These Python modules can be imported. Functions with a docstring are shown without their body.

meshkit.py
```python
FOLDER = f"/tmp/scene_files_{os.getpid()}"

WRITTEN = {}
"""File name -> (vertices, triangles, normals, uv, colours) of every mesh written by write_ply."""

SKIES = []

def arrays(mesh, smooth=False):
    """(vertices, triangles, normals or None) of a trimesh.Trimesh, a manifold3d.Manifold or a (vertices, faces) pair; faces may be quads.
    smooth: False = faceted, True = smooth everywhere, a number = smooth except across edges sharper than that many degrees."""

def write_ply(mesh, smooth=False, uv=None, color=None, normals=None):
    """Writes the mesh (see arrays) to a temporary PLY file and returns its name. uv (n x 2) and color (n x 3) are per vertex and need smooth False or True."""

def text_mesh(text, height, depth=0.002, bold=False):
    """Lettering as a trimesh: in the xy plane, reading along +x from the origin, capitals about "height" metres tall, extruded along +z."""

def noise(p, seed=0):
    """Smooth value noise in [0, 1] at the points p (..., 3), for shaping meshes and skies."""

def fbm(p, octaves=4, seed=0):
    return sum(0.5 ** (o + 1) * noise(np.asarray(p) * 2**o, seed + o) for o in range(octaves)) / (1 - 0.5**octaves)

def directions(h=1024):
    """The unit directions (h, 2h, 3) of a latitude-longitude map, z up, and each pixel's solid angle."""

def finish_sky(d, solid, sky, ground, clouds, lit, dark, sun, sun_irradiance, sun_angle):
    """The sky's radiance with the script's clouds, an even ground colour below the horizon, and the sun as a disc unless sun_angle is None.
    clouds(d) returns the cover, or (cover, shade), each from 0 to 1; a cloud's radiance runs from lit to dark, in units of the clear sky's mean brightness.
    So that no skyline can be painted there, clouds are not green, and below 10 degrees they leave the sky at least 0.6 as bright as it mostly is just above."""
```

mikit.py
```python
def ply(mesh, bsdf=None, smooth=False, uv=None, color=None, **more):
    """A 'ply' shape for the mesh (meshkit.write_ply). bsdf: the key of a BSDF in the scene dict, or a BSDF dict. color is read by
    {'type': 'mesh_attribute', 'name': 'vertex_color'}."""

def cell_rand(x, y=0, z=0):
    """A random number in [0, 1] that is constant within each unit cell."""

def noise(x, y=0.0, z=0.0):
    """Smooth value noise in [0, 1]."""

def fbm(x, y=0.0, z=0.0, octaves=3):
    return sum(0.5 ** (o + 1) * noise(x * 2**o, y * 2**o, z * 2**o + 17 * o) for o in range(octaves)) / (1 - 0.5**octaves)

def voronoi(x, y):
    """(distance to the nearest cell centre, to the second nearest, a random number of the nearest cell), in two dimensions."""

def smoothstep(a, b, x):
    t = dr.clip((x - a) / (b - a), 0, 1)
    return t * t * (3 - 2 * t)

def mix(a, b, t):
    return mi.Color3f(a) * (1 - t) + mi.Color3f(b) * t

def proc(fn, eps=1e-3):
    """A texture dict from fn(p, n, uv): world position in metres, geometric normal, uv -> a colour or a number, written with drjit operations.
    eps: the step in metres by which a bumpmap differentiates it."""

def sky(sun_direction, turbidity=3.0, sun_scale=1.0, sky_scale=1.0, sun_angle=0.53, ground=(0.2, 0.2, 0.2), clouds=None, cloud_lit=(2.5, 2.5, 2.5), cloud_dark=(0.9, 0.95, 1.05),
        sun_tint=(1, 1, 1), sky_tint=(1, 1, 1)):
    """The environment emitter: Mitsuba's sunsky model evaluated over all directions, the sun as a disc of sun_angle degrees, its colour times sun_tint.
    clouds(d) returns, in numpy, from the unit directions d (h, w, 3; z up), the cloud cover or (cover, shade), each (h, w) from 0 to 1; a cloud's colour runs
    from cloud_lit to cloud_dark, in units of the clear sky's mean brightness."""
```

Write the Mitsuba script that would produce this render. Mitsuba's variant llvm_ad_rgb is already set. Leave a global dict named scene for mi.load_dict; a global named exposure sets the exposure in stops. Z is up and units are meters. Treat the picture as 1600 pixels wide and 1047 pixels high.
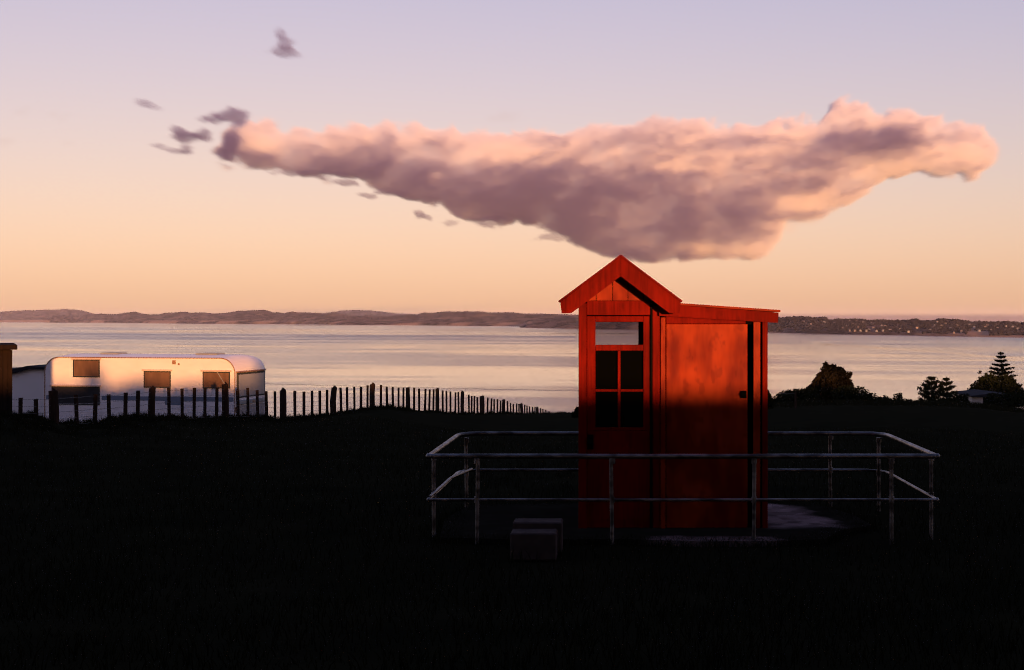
import math, sys
import numpy as np, trimesh, shapely, drjit as dr
import mitsuba as mi
import mikit, meshkit
from shapely.geometry import Polygon, box as sbox
from scipy.interpolate import PchipInterpolator, RegularGridInterpolator

T = mi.ScalarTransform4f
scene, labels = {}, {}

# ------------------------------------------------------------------ camera, sky, exposure
F, CX, HY, EYE = 2222.0, 960.0, 492.0, 2.3        # focal length, principal column, horizon row (in photo pixels), eye height in metres
scene['camera'] = {
    'type': 'perspective', 'fov': 2 * math.degrees(math.atan(800 / F)), 'fov_axis': 'x',
    'principal_point_offset_x': -0.1, 'principal_point_offset_y': (523.5 - HY) / 1047,
    'near_clip': 0.1, 'far_clip': 60000.0,
    'to_world': T().look_at(origin=[0, 0, EYE], target=[0, 10, EYE], up=[0, 0, 1])}
exposure = 1.3
SUN_AZ, SUN_EL = math.radians(18.0), math.radians(2.5)
SUN = [math.sin(SUN_AZ) * math.cos(SUN_EL), -math.cos(SUN_AZ) * math.cos(SUN_EL), math.sin(SUN_EL)]


def sstep(a, b, x):
    t = np.clip((x - a) / (b - a), 0, 1)
    return t * t * (3 - 2 * t)


TOP = np.array([(335, 238), (350, 222), (365, 203), (390, 193), (430, 198), (520, 206), (590, 198), (640, 203), (680, 203), (740, 212), (820, 214), (900, 211), (935, 204),
                (975, 207), (1020, 190), (1050, 199), (1100, 196), (1160, 199), (1210, 196), (1250, 186), (1287, 182), (1298, 168), (1320, 163), (1350, 172), (1385, 180), (1440, 184), (1500, 194),
                (1530, 207), (1548, 232), (1552, 250)], float)
BOT = np.array([(335, 240), (352, 248), (380, 254), (420, 266), (500, 277), (570, 292), (640, 304), (700, 317), (735, 340), (755, 356), (785, 356), (805, 338), (830, 348), (880, 368), (920, 388),
                (960, 398), (1020, 403), (1100, 405), (1180, 404), (1205, 392), (1225, 350), (1280, 338), (1335, 305), (1380, 274), (1440, 269), (1525, 268), (1548, 258), (1552, 252)], float)
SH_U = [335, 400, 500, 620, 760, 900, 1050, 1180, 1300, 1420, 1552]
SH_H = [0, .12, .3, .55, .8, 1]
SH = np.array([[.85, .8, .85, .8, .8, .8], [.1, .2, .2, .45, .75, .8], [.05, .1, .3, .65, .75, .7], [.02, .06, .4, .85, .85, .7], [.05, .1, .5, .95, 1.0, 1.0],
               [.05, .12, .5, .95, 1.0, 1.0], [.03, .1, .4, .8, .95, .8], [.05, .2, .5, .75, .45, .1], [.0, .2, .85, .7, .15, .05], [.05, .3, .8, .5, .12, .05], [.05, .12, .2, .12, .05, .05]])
WISPS = [(361, 182, 25, 12, 1.0), (333, 187, 12, 8, .7), (316, 188, 9, 5, .4), (292, 214, 21, 9, 1.0), (278, 206, 10, 8, .8), (315, 212, 13, 8, .8), (292, 233, 9, 7, .7), (274, 235, 20, 4, .4), (250, 229, 12, 4, .4),
         (341, 237, 10, 7, .7), (356, 247, 10, 5, .5), (361, 220, 13, 20, .9), (224, 162, 14, 6, .4), (241, 168, 11, 4, .25), (444, 82, 24, 8, .6), (447, 67, 13, 12, .5), (438, 53, 8, 9, .35), (655, 336, 10, 8, .7), (665, 340, 10, 5, .5),
         (705, 350, 13, 7, .3), (860, 372, 22, 6, .4), (575, 305, 15, 4, .5), (606, 301, 26, 5, .7), (540, 286, 22, 5, .6), (770, 344, 28, 10, .6), (480, 271, 60, 5, .5)]
FAINT = [(785, 187, 30, 5, .12), (90, 178, 22, 4, .12), (35, 174, 16, 4, .1), (5, 222, 22, 5, .14), (1560, 482, 110, 5, .12), (1330, 484, 90, 4, .1), (100, 218, 16, 3, .08)]


_TABLE = np.random.default_rng(42).uniform(size=(64, 64, 8)).astype(np.float32)


def sky_fbm(p, octaves=4, seed=0):
    """Smooth noise from a random table, in [0, 1]."""
    out = 0
    for o in range(octaves):
        q = np.asarray(p, np.float32) * 2 ** o + np.array([17.3, 5.9, 3.1], np.float32) * (seed % 97 + 11 * o)
        i = np.floor(q)
        t = q - i
        i = i.astype(np.int64)
        t = t * t * (3 - 2 * t)
        v = 0
        for a, b, c in np.ndindex(2, 2, 2):
            w = (t[..., 0] if a else 1 - t[..., 0]) * (t[..., 1] if b else 1 - t[..., 1]) * (t[..., 2] if c else 1 - t[..., 2])
            v = v + w * _TABLE[(i[..., 0] + a) % 64, (i[..., 1] + b) % 64, (i[..., 2] + c) % 8]
        out = out + .5 ** (o + 1) * v
    return out / (1 - .5 ** octaves)


def fields(u, v, w=0.0):
    """Cover and shade of the long evening cloud, over a plane of minutes of about 1.5' to the unit; w runs in depth."""
    q = lambda su, sv, s, o=4: sky_fbm(np.stack([u / su, v / sv, w + s + 0 * u], -1), o, seed=int(s)) - .5
    wob, fine = q(64, 40, 3), q(26, 20, 5, 4)
    u2 = u + 22 * q(80, 40, 8)
    puff = sky_fbm(np.stack([u / 46, v / 40, w + 2 + 0 * u], -1), 4, seed=51)
    top = np.interp(u2, *TOP.T) + 24 * (np.abs(puff - .5) * 3 - .5) - 13 * fine - 8 * q(13, 10, 71, 3)
    bot = np.interp(u2, *BOT.T) + 3 + (18 + 22 * sstep(900, 700, u) + 16 * sstep(1120, 1220, u)) * (q(56, 30, 11) + .7 * fine) + 8 * q(14, 9, 73, 3)
    ends = sstep(334, 346, u2) * sstep(1556, 1540, u2)
    soft = 1 + 1.2 * sstep(1150, 1300, u) * sstep(300, 340, v)
    c = (.55 + .45 * sstep(.25, .5, puff + .5 * fine)) * ends * sstep(-3, 10, v - top) * sstep(-3, 10, (bot - v) / soft)
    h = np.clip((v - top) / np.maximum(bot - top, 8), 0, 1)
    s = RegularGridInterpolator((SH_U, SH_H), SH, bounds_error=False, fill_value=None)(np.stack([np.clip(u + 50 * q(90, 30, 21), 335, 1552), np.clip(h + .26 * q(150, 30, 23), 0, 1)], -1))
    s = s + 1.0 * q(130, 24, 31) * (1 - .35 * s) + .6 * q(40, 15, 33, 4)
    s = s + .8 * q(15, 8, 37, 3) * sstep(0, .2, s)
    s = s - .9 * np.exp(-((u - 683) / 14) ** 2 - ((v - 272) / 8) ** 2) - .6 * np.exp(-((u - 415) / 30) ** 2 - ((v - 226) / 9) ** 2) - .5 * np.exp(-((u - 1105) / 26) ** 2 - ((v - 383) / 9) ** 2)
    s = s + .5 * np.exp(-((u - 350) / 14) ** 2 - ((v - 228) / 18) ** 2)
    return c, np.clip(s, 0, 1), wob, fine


def wisps(u, v, w):
    """Optical depth of the small dark scraps of cloud round the left end."""
    q = lambda su, sv, k, o=4: sky_fbm(np.stack([u / su, v / sv, w + k + 0 * u], -1), o, seed=int(k)) - .5
    du, dv, a3, out = 16 * q(16, 14, 5), 10 * q(16, 14, 6), q(13, 8, 41, 4), 0
    for a, b, ra, rb, k in WISPS:
        g = np.exp(-(((u + du - a) / ra) ** 2 + ((v + dv - b) / rb) ** 2) * .9)
        out = out + 1.7 * k * sstep(.3, .75, g + .9 * a3 * (g > .02))
    return out


def clouds(d):
    cover, shade = np.zeros(d.shape[:2]), np.zeros(d.shape[:2])
    m = (d[..., 1] > 0.6) & (d[..., 2] < 0.45)
    x, y, z = (d[..., k][m] for k in range(3))
    u, v = CX + F * x / y, HY - F * z / y                       # the tangent plane of the direction north
    c, s = 0 * u, 0 * u
    wob, fine = (sky_fbm(np.stack([u / k, v / k, 0 * u], -1), 4, 3) - .5 for k in (50, 24))
    q = lambda su, sv, k, o=4: sky_fbm(np.stack([u / su, v / sv, 0 * u + k], -1), o, seed=int(k)) - .5
    for a, b, ra, rb, k in FAINT:
        g = np.exp(-(((u + 40 * fine - a) / ra) ** 2 + ((v + 30 * wob - b) / rb) ** 2) * 1.1)
        w = k * sstep(.15, .8, g + .7 * q(22, 12, 41, 3))
        s = np.where(w > c, 1.0 if k > .14 else .3, s)
        c = np.maximum(c, w)
    cover[m], shade[m] = c, np.clip(s, 0, 1)
    el = np.degrees(np.arcsin(d[..., 2]))
    veil = .5 * np.exp(-np.maximum(el, 0) / 2.2) * (1 - cover)   # thin peach veil low over the whole horizon
    shade = np.where(cover + veil > 1e-6, shade * cover / np.maximum(cover + veil, 1e-6), 0)
    return cover + veil, shade


TINT, SUN_TINT = (.95, .885, 1.54), (1.66, 2.24, 34.0)
SKY_MEAN = 0.029                                               # mean of the tinted clear sky at sky_scale 1
M = 13.0                                                        # radiance -> picture value, so that cloud colours can be given as picture values
scene['sky_light'] = mikit.sky(SUN, turbidity=2.4, sky_scale=M / 2 ** 1.3, sun_scale=M / 2 ** 1.3, sun_angle=0.6, sky_tint=TINT, sun_tint=SUN_TINT,
                               ground=(.03, .03, .03), clouds=clouds, cloud_lit=[c / (M * SKY_MEAN) for c in (.84, .56, .44)], cloud_dark=[c / (M * SKY_MEAN) for c in (.52, .30, .31)])

# ------------------------------------------------------------------ helpers
def numbered(key):
    if key not in scene and key not in labels and not any(k.startswith(key + '__') for k in scene):
        return key
    i = 1
    while f'{key}_{i:03d}' in scene or f'{key}_{i:03d}' in labels or any(k.startswith(f'{key}_{i:03d}__') for k in scene):
        i += 1
    return f'{key}_{i:03d}'


counts = {}


def part(parent, name, mesh, bsdf, smooth=False, label=None, **kw):
    base = f'{parent}__{name}' if parent else name
    n = counts.get(base, 0)
    counts[base] = n + 1
    key = base if n == 0 else f'{base}_{n:03d}'
    scene[key] = mesh if isinstance(mesh, dict) else mikit.ply(mesh, bsdf, smooth=smooth, **kw)
    if label:
        labels[key] = {'label': label}
    return key


def thing(name, label, cat, group=None):
    n = counts.get(name, 0)
    counts[name] = n + 1
    key = name if n == 0 else f'{name}_{n:03d}'
    labels[key] = {'label': label, 'category': cat}
    if group:
        labels[key]['group'] = group
    return key


def solo(name, mesh, bsdf, label, cat=None, group=None, kind=None, smooth=False, **kw):
    key = part(None, name, mesh, bsdf, smooth, **kw)
    labels[key] = {'label': label}
    if cat: labels[key]['category'] = cat
    if group: labels[key]['group'] = group
    if kind: labels[key]['kind'] = kind
    return key


def P(px, py, Y):
    """The point at depth Y that stands behind a pixel of the photo."""
    return np.array([(px - CX) / F * Y, Y, EYE - (py - HY) / F * Y])


cat = trimesh.util.concatenate


def bx(x0, x1, y0, y1, z0, z1, bevel=0.0):
    if bevel:
        import manifold3d as m3
        b = bevel
        pts = []
        for sx, ax in ((x0, 1), (x1, -1)):
            for sy, ay in ((y0, 1), (y1, -1)):
                for sz, az in ((z0, 1), (z1, -1)):
                    pts += [(sx, sy + ay * b, sz + az * b), (sx + ax * b, sy, sz + az * b), (sx + ax * b, sy + ay * b, sz)]
        return trimesh.convex.convex_hull(np.array(pts))
    m = trimesh.creation.box((x1 - x0, y1 - y0, z1 - z0))
    m.apply_translation(((x0 + x1) / 2, (y0 + y1) / 2, (z0 + z1) / 2))
    return m


def fb(px0, px1, py0, py1, Y, th, bevel=0.004):
    """A board facing the camera: its front at depth Y covers these pixels, its thickness goes back."""
    a, b = P(px0, py1, Y), P(px1, py0, Y)
    return bx(a[0], b[0], Y, Y + th, a[2], b[2], bevel)


def fpoly(pts, Y, th):
    """A board with this outline (pixels) and its front at depth Y."""
    xz = [P(a, b, Y)[[0, 2]] for a, b in pts]
    return xzpoly(xz, Y, th)


def xzpoly(xz, Y, th):
    m = trimesh.creation.extrude_polygon(Polygon(xz), th, engine='earcut')
    m.apply_transform(np.array([[1, 0, 0, 0], [0, 0, -1, Y + th], [0, 1, 0, 0], [0, 0, 0, 1.0]]))
    return m


def tube(pts, r, n=10):
    pts = np.asarray(pts, float)
    r = np.broadcast_to(r, (len(pts),))
    t = np.gradient(pts, axis=0)
    t /= np.linalg.norm(t, axis=1, keepdims=True) + 1e-12
    up = np.where(np.abs(t[:, 2:]) < .9, [0, 0, 1.0], [1.0, 0, 0])
    a = np.cross(t, up); a /= np.linalg.norm(a, axis=1, keepdims=True) + 1e-12
    b = np.cross(t, a)
    ang = np.arange(n) * 2 * np.pi / n
    v = pts[:, None] + r[:, None, None] * (np.cos(ang)[None, :, None] * a[:, None] + np.sin(ang)[None, :, None] * b[:, None])
    f = []
    for i in range(len(pts) - 1):
        for j in range(n):
            p, q, s, u = i * n + j, i * n + (j + 1) % n, (i + 1) * n + (j + 1) % n, (i + 1) * n + j
            f += [(p, s, q), (p, u, s)]
    V = np.vstack([v.reshape(-1, 3), pts[:1], pts[-1:]])
    c0, c1 = len(V) - 2, len(V) - 1
    e = (len(pts) - 1) * n
    for j in range(n):
        f += [(c0, j, (j + 1) % n), (c1, e + (j + 1) % n, e + j)]
    return trimesh.Trimesh(V, np.array(f), process=False)


def cyl(p0, p1, r, r2=None, n=10):
    return tube([p0, p1], [r, r if r2 is None else r2], n)


def leaves(c, size, rng, aspect=.5, normal=None):
    """Diamond leaves at the points c."""
    n = len(c)
    a = rng.normal(size=(n, 3)); a /= np.linalg.norm(a, axis=1, keepdims=True)
    b = np.cross(a, rng.normal(size=(n, 3))); b /= np.linalg.norm(b, axis=1, keepdims=True)
    s = (size * rng.uniform(.6, 1.4, n))[:, None] if np.isscalar(size) else size[:, None]
    v = np.stack([c - a * s, c + b * s * aspect, c + a * s, c - b * s * aspect], 1).reshape(-1, 3)
    i = np.arange(n)[:, None] * 4
    return trimesh.Trimesh(v, np.vstack([i + [0, 1, 2], i + [0, 2, 3]]), process=False)


def shell_points(n, rng, rx, ry, rz, inner=.55, lump=.25, freq=2.2, seed=0):
    """Points in the outer part of a lumpy ellipsoid."""
    d = rng.normal(size=(n, 3)); d /= np.linalg.norm(d, axis=1, keepdims=True)
    r = (inner + (1 - inner) * rng.uniform(size=n) ** .6) * (1 + lump * 2 * (meshkit.fbm(d * freq + 7 * seed, 3, seed) - .5))
    return d * r[:, None] * [rx, ry, rz]


rgb = lambda r, g=None, b=None: {'type': 'rgb', 'value': [r, r if g is None else g, r if b is None else b]}
two = lambda b: {'type': 'twosided', 'bsdf': b}


def pr(base, rough=.6, **kw):
    return two({'type': 'principled', 'base_color': base, 'roughness': rough, **kw})


# ------------------------------------------------------------------ materials
N, FB, mix, sm = mikit.noise, mikit.fbm, mikit.mix, mikit.smoothstep


def red_paint(p, n, uv):
    grain = FB(p.x * 60, p.y * 60, p.z * 2.5, 3)
    blot = FB(p.x * 4, p.y * 4, p.z * 2.2 + 5, 3)
    c = mix((.070, .0018, .0008), (.145, .0045, .0014), sm(.25, .75, blot * .6 + grain * .4))
    return mix(c, (.07, .002, .0012), sm(.62, .8, FB(p.x * 22, p.y * 22, p.z * 5, 3)) * .6)


def red_door(p, n, uv):
    streak = FB(p.x * 11, 3.0, p.z * 1.6, 4)
    blot = FB(p.x * 3.1 + 9, 1.0, p.z * 2.7, 3)
    c = mix((.10, .003, .001), (.25, .024, .004), sm(.30, .74, blot * .6 + streak * .4))
    return mix(c, (.08, .002, .001), sm(.6, .75, FB(p.x * 16, 2.0, p.z * 6, 3)) * .4)


def paint_bump(p, n, uv):
    return .006 * FB(p.x * 5, p.y * 5, p.z * 3, 3) + .0006 * FB(p.x * 90, p.y * 90, p.z * 12, 2)


def bumped(b, fn, scale=1.0):
    return two({'type': 'bumpmap', 'tex': mikit.proc(fn), 'scale': scale, 'bsdf': b})


scene['mat_red'] = bumped({'type': 'principled', 'base_color': mikit.proc(red_paint), 'roughness': .6, 'specular': .03}, paint_bump)
scene['mat_red_door'] = bumped({'type': 'principled', 'base_color': mikit.proc(red_door), 'roughness': .5, 'specular': .06}, paint_bump)
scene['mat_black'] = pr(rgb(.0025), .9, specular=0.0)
scene['mat_pipe'] = pr(rgb(.004, .003, .003), .8, specular=.03)
scene['mat_glass'] = {'type': 'thindielectric', 'int_ior': 1.5, 'specular_transmittance': rgb(.82, .80, .82)}
scene['mat_galv'] = pr(mikit.proc(lambda p, n, uv: mix((.05, .046, .046), (.22, .21, .215), sm(.35, .7, FB(p.x * 6, p.y * 6, p.z * 9, 3)))), .44, metallic=.8, specular=.3)


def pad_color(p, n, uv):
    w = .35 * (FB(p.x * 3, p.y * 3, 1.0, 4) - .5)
    pale_side = sm(1.55, 1.75, p.x + w * .3) * sm(2.5, 2.25, p.x + w + .25 * (p.y - 16)) * sm(15.2, 15.7, p.y + w)      # near black all over, but paler beside the hut
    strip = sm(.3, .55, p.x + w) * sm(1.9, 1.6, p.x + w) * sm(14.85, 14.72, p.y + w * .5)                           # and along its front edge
    dark_tone = mix((.008, .007, .005), (.016, .014, .011), FB(p.x * 6, p.y * 6, 3.0, 3))
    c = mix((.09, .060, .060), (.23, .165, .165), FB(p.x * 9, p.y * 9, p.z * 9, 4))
    return mix(dark_tone, c, dr.clip(pale_side + .6 * strip, 0, 1) * (.55 + .45 * sm(.35, .5, FB(p.x * 5, p.y * 5, 9.0, 3))))


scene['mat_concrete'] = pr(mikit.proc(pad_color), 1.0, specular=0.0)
scene['mat_block'] = pr(mikit.proc(lambda p, n, uv: mix((.020, .014, .013), (.055, .038, .035), FB(p.x * 14, p.y * 14, p.z * 14, 4))), .9, specular=.15)
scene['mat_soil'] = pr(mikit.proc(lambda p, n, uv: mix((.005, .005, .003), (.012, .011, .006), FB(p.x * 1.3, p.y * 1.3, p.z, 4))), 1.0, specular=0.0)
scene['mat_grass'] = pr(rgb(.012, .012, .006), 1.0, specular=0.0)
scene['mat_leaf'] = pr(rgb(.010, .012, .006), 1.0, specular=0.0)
scene['mat_leaf_warm'] = pr(rgb(.012, .009, .005), 1.0, specular=0.0)
scene['mat_bark'] = pr(rgb(.035, .026, .02), .95, specular=.05)
scene['mat_post'] = pr(mikit.proc(lambda p, n, uv: mix((.010, .006, .005), (.034, .019, .013), FB(p.x * 40, p.y * 40, p.z * 3, 3))), .95, specular=.05)
scene['mat_wire'] = pr(rgb(.14, .13, .13), .6, metallic=.4)
scene['mat_board'] = pr(mikit.proc(lambda p, n, uv: mix((.005, .0028, .002), (.015, .0075, .005), FB(p.x * 30, p.y * 30, p.z * 2, 3))), .9, specular=.1)
scene['mat_van'] = pr(mikit.proc(lambda p, n, uv: mix((.52, .46, .48), (.60, .55, .57), FB(p.x * 2, p.y * 2, p.z * 5, 3))), .35, specular=.5)
scene['mat_trim'] = pr(rgb(.20, .10, .055), .5)
scene['mat_ledge'] = pr(rgb(.42, .32, .28), .5)
scene['mat_stripe'] = pr(rgb(.10, .12, .18), .5)
scene['mat_dark_glass'] = pr(rgb(.05, .05, .055), .12, specular=.6)
scene['mat_grey_glass'] = pr(rgb(.20, .19, .21), .25, specular=.6)
scene['mat_curtain'] = pr(mikit.proc(lambda p, n, uv: mix((.12, .066, .042), (.24, .135, .085), FB(p.x * 9, p.y * 9, p.z * 2, 3))), .9)
scene['mat_rubber'] = pr(rgb(.02), .8)
scene['mat_shed_white'] = pr(rgb(.52, .48, .48), .6)
scene['mat_roof_dark'] = pr(rgb(.014, .014, .018), .9, specular=.1)
scene['mat_house'] = pr(rgb(.21, .20, .20), .7)
scene['mat_house_warm'] = pr(rgb(.20, .155, .135), .7)
scene['mat_bird'] = pr(rgb(.05), .8)


def hill_color(p, n, uv):
    c = mix((.008, .007, .011), (.050, .036, .042), sm(.3, .72, FB(p.x * .02, p.y * .012, p.z * .04, 4)))
    c = mix(c, (.11, .075, .065), sm(.58, .68, FB(p.x * .006 + 3, p.y * .004, p.z * .05, 4)) * .55)
    return mix(c, (.15, .10, .085), sm(22.0, 6.0, p.z + 52.7 + dr.square(p.y) / 1.02e7 - 14 * FB(p.x * .01, p.y * .01, 2.0, 3)) * sm(.42, .6, FB(p.x * .004, p.y * .002, 5.0, 3)))


scene['mat_hill'] = pr(mikit.proc(hill_color), 1.0, specular=0.0)
scene['mat_far_wood'] = pr(rgb(.018, .015, .016), 1.0, specular=0.0)

SEA = -52.7
A0, A1 = np.array([371.0, 3055.0]), np.array([520.0, 1800.0])


def sea_rough(p, n, uv):
    yy = p.y + .10 * p.x + 120 * (FB(p.x / 500, p.y / 500, 1.0, 3) - .5)
    wide = FB(p.x / 620, yy / 230, 3.0, 4)
    near = FB(p.x / 190, yy / 40, 7.0, 5)
    r = sm(.38, .64, wide * .6 + near * .4) * .13 + .055
    r = r + .12 * sm(1700.0, 3000.0, yy) * sm(9000.0, 5000.0, yy) * sm(.30, .55, FB(p.x / 900, yy / 700, 2.0, 3))
    t = dr.clip((p.y - float(A0[1])) / float(A1[1] - A0[1]), -.25, 1.2)
    xl = float(A0[0]) + t * float(A1[0] - A0[0]) + 60 * (FB(p.y / 260, 4.0, 0.0, 2) - .5)
    slick = dr.exp(-dr.square((p.x - xl) / 16)) * sm(-.25, -.1, t) * sm(1.2, .9, t)
    return r * (1 - .6 * slick)


scene['mat_sea'] = two({'type': 'principled', 'base_color': rgb(.07, .05, .06), 'roughness': mikit.proc(sea_rough), 'specular': .5})

# ------------------------------------------------------------------ the land round the hut
SKY_PX = np.array([(-900, 640), (0, 648), (60, 652), (85, 664), (150, 664), (172, 656), (236, 653), (300, 656), (352, 652), (420, 655), (441, 656), (480, 653), (520, 646), (560, 641), (600, 635),
                   (637, 640), (682, 643), (722, 646), (760, 646), (850, 646), (900, 645), (1050, 640), (1200, 634), (1300, 630), (1500, 632), (1600, 642), (2600, 650)], float)
sky_py = PchipInterpolator(*SKY_PX.T)
crest_z = PchipInterpolator([-60, -34, -24, -15, -8, 0, 8, 13, 20, 30], [0, 2.0, 2.6, 2.76, 1.82, .7, .22, -.06, -.06, -.06])


def fence_Y(px):
    return np.where(px < 85, 28 - (85 - np.minimum(px, 85)) * .012, 33428 / np.maximum(1279 - np.clip(px, 85, 850), 1))


def ground_z(X, Y):
    X, Y = np.asarray(X, float), np.asarray(Y, float)
    px = np.clip(CX + F * X / np.maximum(Y, 12), -800, 2500)
    Ys = fence_Y(px)
    sl = (sky_py(px) - HY) / F
    zs = EYE - sl * Ys
    near = crest_z(np.clip(Y, -60, 30)) + np.where(Y < 6, .12 * (meshkit.fbm(np.stack([X * .3, Y * .3, 0 * X], -1), 3, 5) - .5), 0)
    k = np.clip((Y - 20) / np.maximum(Ys - 20, 1), 0, 1)
    mid = -.06 + (zs + .06) * k
    d = np.maximum(Y - Ys, 0)
    gentle = np.where(px < 470, 1, 0) * sstep(520, 430, px)
    extra = gentle * (.018 * np.minimum(d, 22) + .17 * np.maximum(d - 22, 0)) + (1 - gentle) * .13 * d
    far = zs - sl * d - extra
    z = np.where(Y < 20, near, np.where(Y <= Ys, mid, far))
    return np.maximum(z, SEA - 4)


ys = np.concatenate([np.linspace(-60, 22, 110), np.linspace(22.5, 95, 150), np.geomspace(96, 520, 60)])
us = np.linspace(-1, 1, 320)
gx = us[None, :] * np.abs(us[None, :]) ** .35 * (135 + .45 * np.abs(ys)[:, None])
gy = np.repeat(ys[:, None], len(us), 1)
gz = ground_z(gx, gy) + .05 * (meshkit.fbm(np.stack([gx * 1.3, gy * 1.3, 0 * gx], -1), 3, 2) - .5) * (np.abs(gy - 16) > 3)
idx = np.arange(len(ys) * len(us)).reshape(len(ys), len(us))
quads = np.stack([idx[:-1, :-1], idx[:-1, 1:], idx[1:, 1:], idx[1:, :-1]], -1).reshape(-1, 4)
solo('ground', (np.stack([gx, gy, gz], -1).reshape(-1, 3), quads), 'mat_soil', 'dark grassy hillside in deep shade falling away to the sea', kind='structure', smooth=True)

R_EARTH = 5.1e6                                                    # with the bending of light in the evening air
rr = np.geomspace(170, 60000, 220)
aa = np.radians(np.linspace(-88, 88, 181))
sx, sy = rr[:, None] * np.sin(aa), rr[:, None] * np.cos(aa)
si = np.arange(sx.size).reshape(sx.shape)
sq = np.stack([si[:-1, :-1], si[:-1, 1:], si[1:, 1:], si[1:, :-1]], -1).reshape(-1, 4)
solo('sea', (np.stack([sx, sy, SEA - (sx ** 2 + sy ** 2) / (2 * R_EARTH)], -1).reshape(-1, 3), sq[:, ::-1]), 'mat_sea', 'calm sea with pale slicks reflecting the pink evening sky', kind='structure', smooth=True)

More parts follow.
